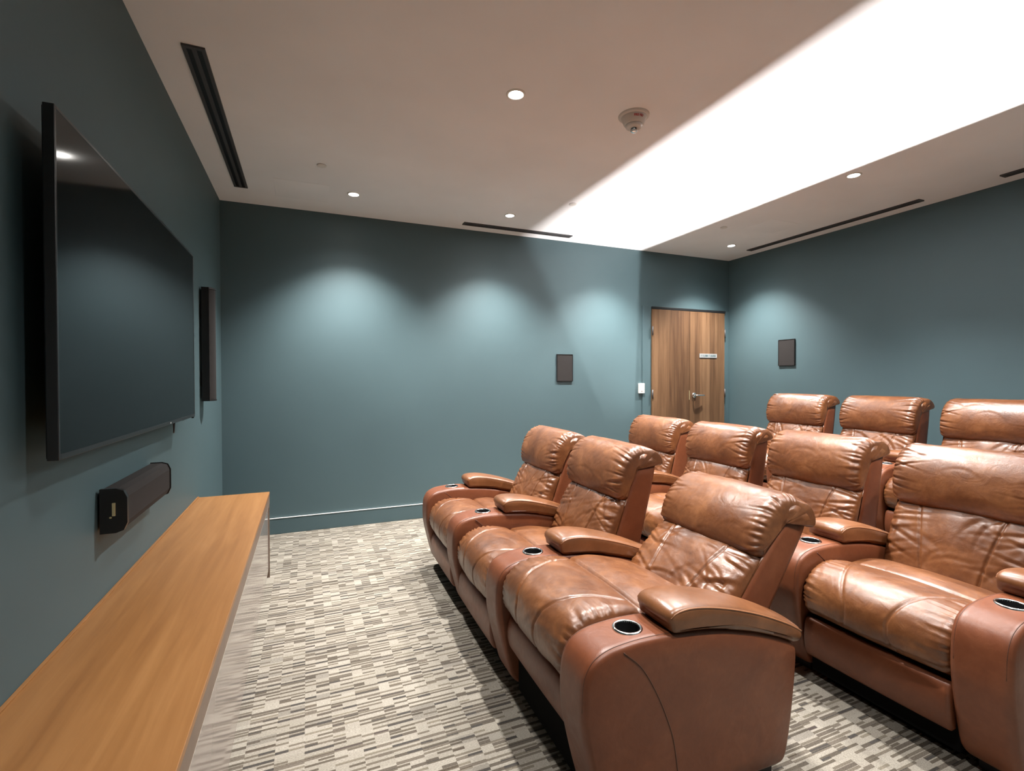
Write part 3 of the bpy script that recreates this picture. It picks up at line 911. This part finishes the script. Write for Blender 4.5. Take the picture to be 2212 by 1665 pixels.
def build_back(theta, seed):
    X = back_xf(theta)
    hw = SEAT_HW + 0.008
    # --- headrest
    sec = [X(v, w_) for v, w_ in HEAD_VW]
    pl = pleats(seed, hw, 0.06, 0.44, 17, wid=(0.005, 0.009), ln=(0.025, 0.085), amp=(0.004, 0.010))
    cr = creases(seed + 1, hw * 0.8, 0.06, 0.36, 4, 0.0012, ln=(0.06, 0.16), ang=0.5)
    def dh(S, Y, U, Z):
        t = np.abs(Y) / hw
        front_ = np.clip((vw(U, Z)[1] + 0.06) / 0.05, 0.12, 1)
        D = (pl(S, Y) + cr(S, Y)) * front_ + 0.006 * (1 - t ** 2) * front_
        D += 0.005 * vnoise(seed, S * 6 + 3, Y * 5 + 9)
        D += 0.0018 * vnoise(seed + 3, S * 22, Y * 16)
        return D
    zt = max(p[1] for p in sec)
    c_, s_ = math.cos(theta), math.sin(theta)
    def vw(U, Z):
        return (U - 0.66) * s_ + (Z - 0.42) * c_, -(U - 0.66) * c_ + (Z - 0.42) * s_
    def wid(S, U, Z):
        v, w2 = vw(U, Z)
        return 0.050 * np.clip((v - 0.60) / 0.05, 0, 1) * np.clip((-0.030 - w2) / 0.06, 0, 1)
    def insf(U, Z):
        v, w2 = vw(U, Z)
        flap = np.clip((-0.020 - w2) / 0.05, 0, 1) * (v > 0.60)
        return 1 - 0.75 * flap
    head = sweep('headrest', sec, hw, r=0.050, inset=0.040, ns=230, ny=160, disp=dh, widen=wid, capn=3, insf=insf)
    head.materials.append(LEA)
    # --- back cushion
    sec = [X(v, w_) for v, w_ in BACK_VW]
    hb = SEAT_HW
    pl2 = pleats(seed + 7, hb, 0.12, 0.56, 17, wid=(0.005, 0.010), ln=(0.05, 0.16), amp=(0.004, 0.009), slope=0.5)
    cr2 = creases(seed + 8, hb * 0.95, 0.10, 0.56, 20, 0.0034, wid=(0.007, 0.014), ln=(0.05, 0.16), ang=1.4)
    def db(S, Y, U, Z):
        t = np.abs(Y) / hb
        D = pl2(S, Y) + cr2(S, Y) + 0.014 * (1 - t ** 2)
        D += 0.010 * vnoise(seed + 4, S * 7 + 1, Y * 6 + 2) + 0.004 * vnoise(seed + 5, S * 20, Y * 18)
        v = (U - 0.66) * s_ + (Z - 0.42) * c_
        for sg in (-1, 1):
            ys = sg * (0.105 + 0.22 * np.clip(v, 0, 0.42) ** 1.3)
            D -= 0.0075 * np.exp(-((Y - ys) / 0.0055) ** 2)
            D += 0.0022 * np.exp(-((Y - ys) / 0.020) ** 2)
        return D
    back = sweep('back_cushion', sec, hb, r=0.050, inset=0.038, ns=160, ny=180, disp=db, capn=3)
    back.materials.append(LEA)
    sec = [X(v, w_) for v, w_ in SHELL_VW]
    shell = sweep('back_shell', sec, SEAT_HW + 0.006, r=0.014, inset=0.010, ns=110, ny=16, capn=5, puff=0.003)
    shell.materials.append(LEA_ARM)
    return head, back, shell

SEAT_SEC = [(0.078, 0.322), (0.042, 0.340), (0.020, 0.392), (0.022, 0.458), (0.052, 0.512), (0.105, 0.545), (0.175, 0.557), (0.255, 0.551), (0.315, 0.538),
            (0.345, 0.5255), (0.375, 0.531), (0.45, 0.532), (0.54, 0.516), (0.63, 0.492), (0.70, 0.455), (0.71, 0.40), (0.68, 0.345), (0.50, 0.31), (0.30, 0.30), (0.15, 0.302)]
def build_seat(seed):
    hb = SEAT_HW
    pl = pleats(seed, hb, 0.03, 0.42, 18, wid=(0.004, 0.0075), ln=(0.035, 0.085), amp=(0.005, 0.010), slope=0.25, fade=0.008)
    cr = creases(seed + 1, hb * 0.85, 0.08, 0.70, 10, 0.0016, ln=(0.05, 0.15), ang=1.2)
    def ds(S, Y, U, Z):
        t = np.abs(Y) / hb
        D = pl(S, Y) + cr(S, Y) + 0.012 * (1 - t ** 2) * (Z > 0.36)
        D += 0.010 * vnoise(seed + 4, S * 5 + 1, Y * 4 + 2) + 0.003 * vnoise(seed + 5, S * 18, Y * 14)
        front = np.clip((0.335 - U) / 0.05, 0, 1) * (Z > 0.34)
        for sg in (-1, 1):
            ys = sg * (0.085 + 0.14 * np.clip((U - 0.02) / 0.30, 0, 1) ** 0.7)
            D -= 0.0065 * np.exp(-((Y - ys) / 0.0055) ** 2) * front
        top_ = (Z > 0.47)
        D -= 0.010 * np.exp(-((U - 0.347) / 0.007) ** 2) * top_
        return D
    me = sweep('seat_cushion', SEAT_SEC, hb, r=0.040, inset=0.032, ns=190, ny=160, disp=ds, capn=3)
    me.materials.append(LEA)
    return me

PANEL_SEC = [(0.060, 0.125), (0.042, 0.148), (0.032, 0.20), (0.033, 0.258), (0.045, 0.298), (0.062, 0.306), (0.085, 0.292), (0.090, 0.22), (0.085, 0.14)]
def dpn(S, Y, U, Z):
    return 0.004 * vnoise(3, S * 6, Y * 4) + 0.003 * (1 - (np.abs(Y) / SEAT_HW) ** 2)
PANEL_ME = sweep('footrest_panel', PANEL_SEC, SEAT_HW - 0.004, r=0.014, inset=0.012, ns=70, ny=50, disp=dpn, capn=2)
PANEL_ME.materials.append(LEA_ARM)
BASE_ME = boxes_me('seat_base', [(0.10, 0.66, -SEAT_HW + 0.004, SEAT_HW - 0.004, 0.035, 0.335), (0.14, 0.60, -SEAT_HW + 0.05, SEAT_HW - 0.05, 0.0, 0.035)], 0.004)
BASE_ME.materials.append(BLACKFAB)

SEATS = [build_seat(s) for s in (101, 151, 201)]
BACKS = {}
def get_back(theta_deg, var):
    key = (theta_deg, var)
    if key not in BACKS:
        BACKS[key] = build_back(math.radians(theta_deg), 300 + 40 * var + int(theta_deg))
    return BACKS[key]

def add_arm(root, yoff):
    a = link('armrest', ARM_ME, None, root, (0, yoff, 0))
    link('arm_pad', PAD_ME, None, a)
    link('pad_welt', WELT_ME, None, a)
    for m_ in SEAM_A + SEAM_B:
        link(m_.name.split('.')[0], m_, None, a)
    link('cup_holder_rim', RIM_ME, None, a, (CUP_U, 0, 0.6155))
    link('cup_holder_well', WELL_ME, None, a, (CUP_U, 0, 0.6155))
    link('foot', FOOT_ME, None, a)

def recliner(x0, y, z, rotz, theta, var, seatvar, label, group, far_arm=False, lift=0.0, panel_lift=0.0):
    e = empty('theater_recliner', (x0, y, z), rotz)
    tag(e, label, 'recliner', group)
    link('seat_cushion', SEATS[seatvar % 3], None, e, (0, 0, lift))
    h, b, s = get_back(theta, var)
    link('back_cushion', b, None, e)
    link('headrest', h, None, e)
    link('back_shell', s, None, e)
    pn = link('footrest_panel', PANEL_ME, None, e, (0.012 if panel_lift else 0.0, 0, panel_lift))
    if panel_lift:
        pn.scale = (1, 1, 0.82)
    link('seat_base', BASE_ME, None, e)
    add_arm(e, -PITCHY / 2)
    if far_arm:
        add_arm(e, PITCHY / 2)
    return e

# front row, turned a touch towards the screen
ROT1 = -math.radians(1.25)
R1X, R1Y = 0.762, 1.360
rows1 = [('brown leather recliner at near end of front row, tilted far back', 39, 0, 0, 0.075, 0.128),
         ('upright brown leather recliner in the middle of the front row', 20, 1, 1, 0, 0),
         ('upright brown leather recliner at far end of front row, nearest the teal wall', 20, 2, 2, 0, 0)]
for i, (lab, th, var, sv, lift, pl_) in enumerate(rows1):
    dy = PITCHY * (i + 0.5)
    recliner(R1X - math.sin(ROT1) * dy, R1Y + math.cos(ROT1) * dy, 0, ROT1, th, var, sv, lab, 'front row of recliners', i == 2, lift, pl_)
R2X, R2Y = 2.150, 0.948
rows2 = [('brown leather recliner at near end of second row, cut by right picture edge', 14, 3, 1),
         ('brown leather recliner second from near end of second row', 15, 4, 2),
         ('brown leather recliner second from far end of second row', 15, 5, 0),
         ('brown leather recliner at far end of second row, in front of the door', 15, 6, 1)]
for i, (lab, th, var, sv) in enumerate(rows2):
    recliner(R2X, R2Y + PITCHY * (i + 0.5), 0, 0, th, var, sv, lab, 'second row of recliners', i == 3)
R3X, R3Y = 3.785, 1.549
rows3 = [('brown leather recliner on platform in back row, cut by right picture edge', 14, 3, 2),
         ('brown leather recliner in the middle of the back row on the platform', 14, 7, 0),
         ('brown leather recliner at far end of the back row, nearest the door', 14, 8, 1)]
for i, (lab, th, var, sv) in enumerate(rows3):
    recliner(R3X, R3Y + PITCHY * (i + 0.5), PLAT_Z, 0, th, var, sv, lab, 'back row of recliners', i == 2)
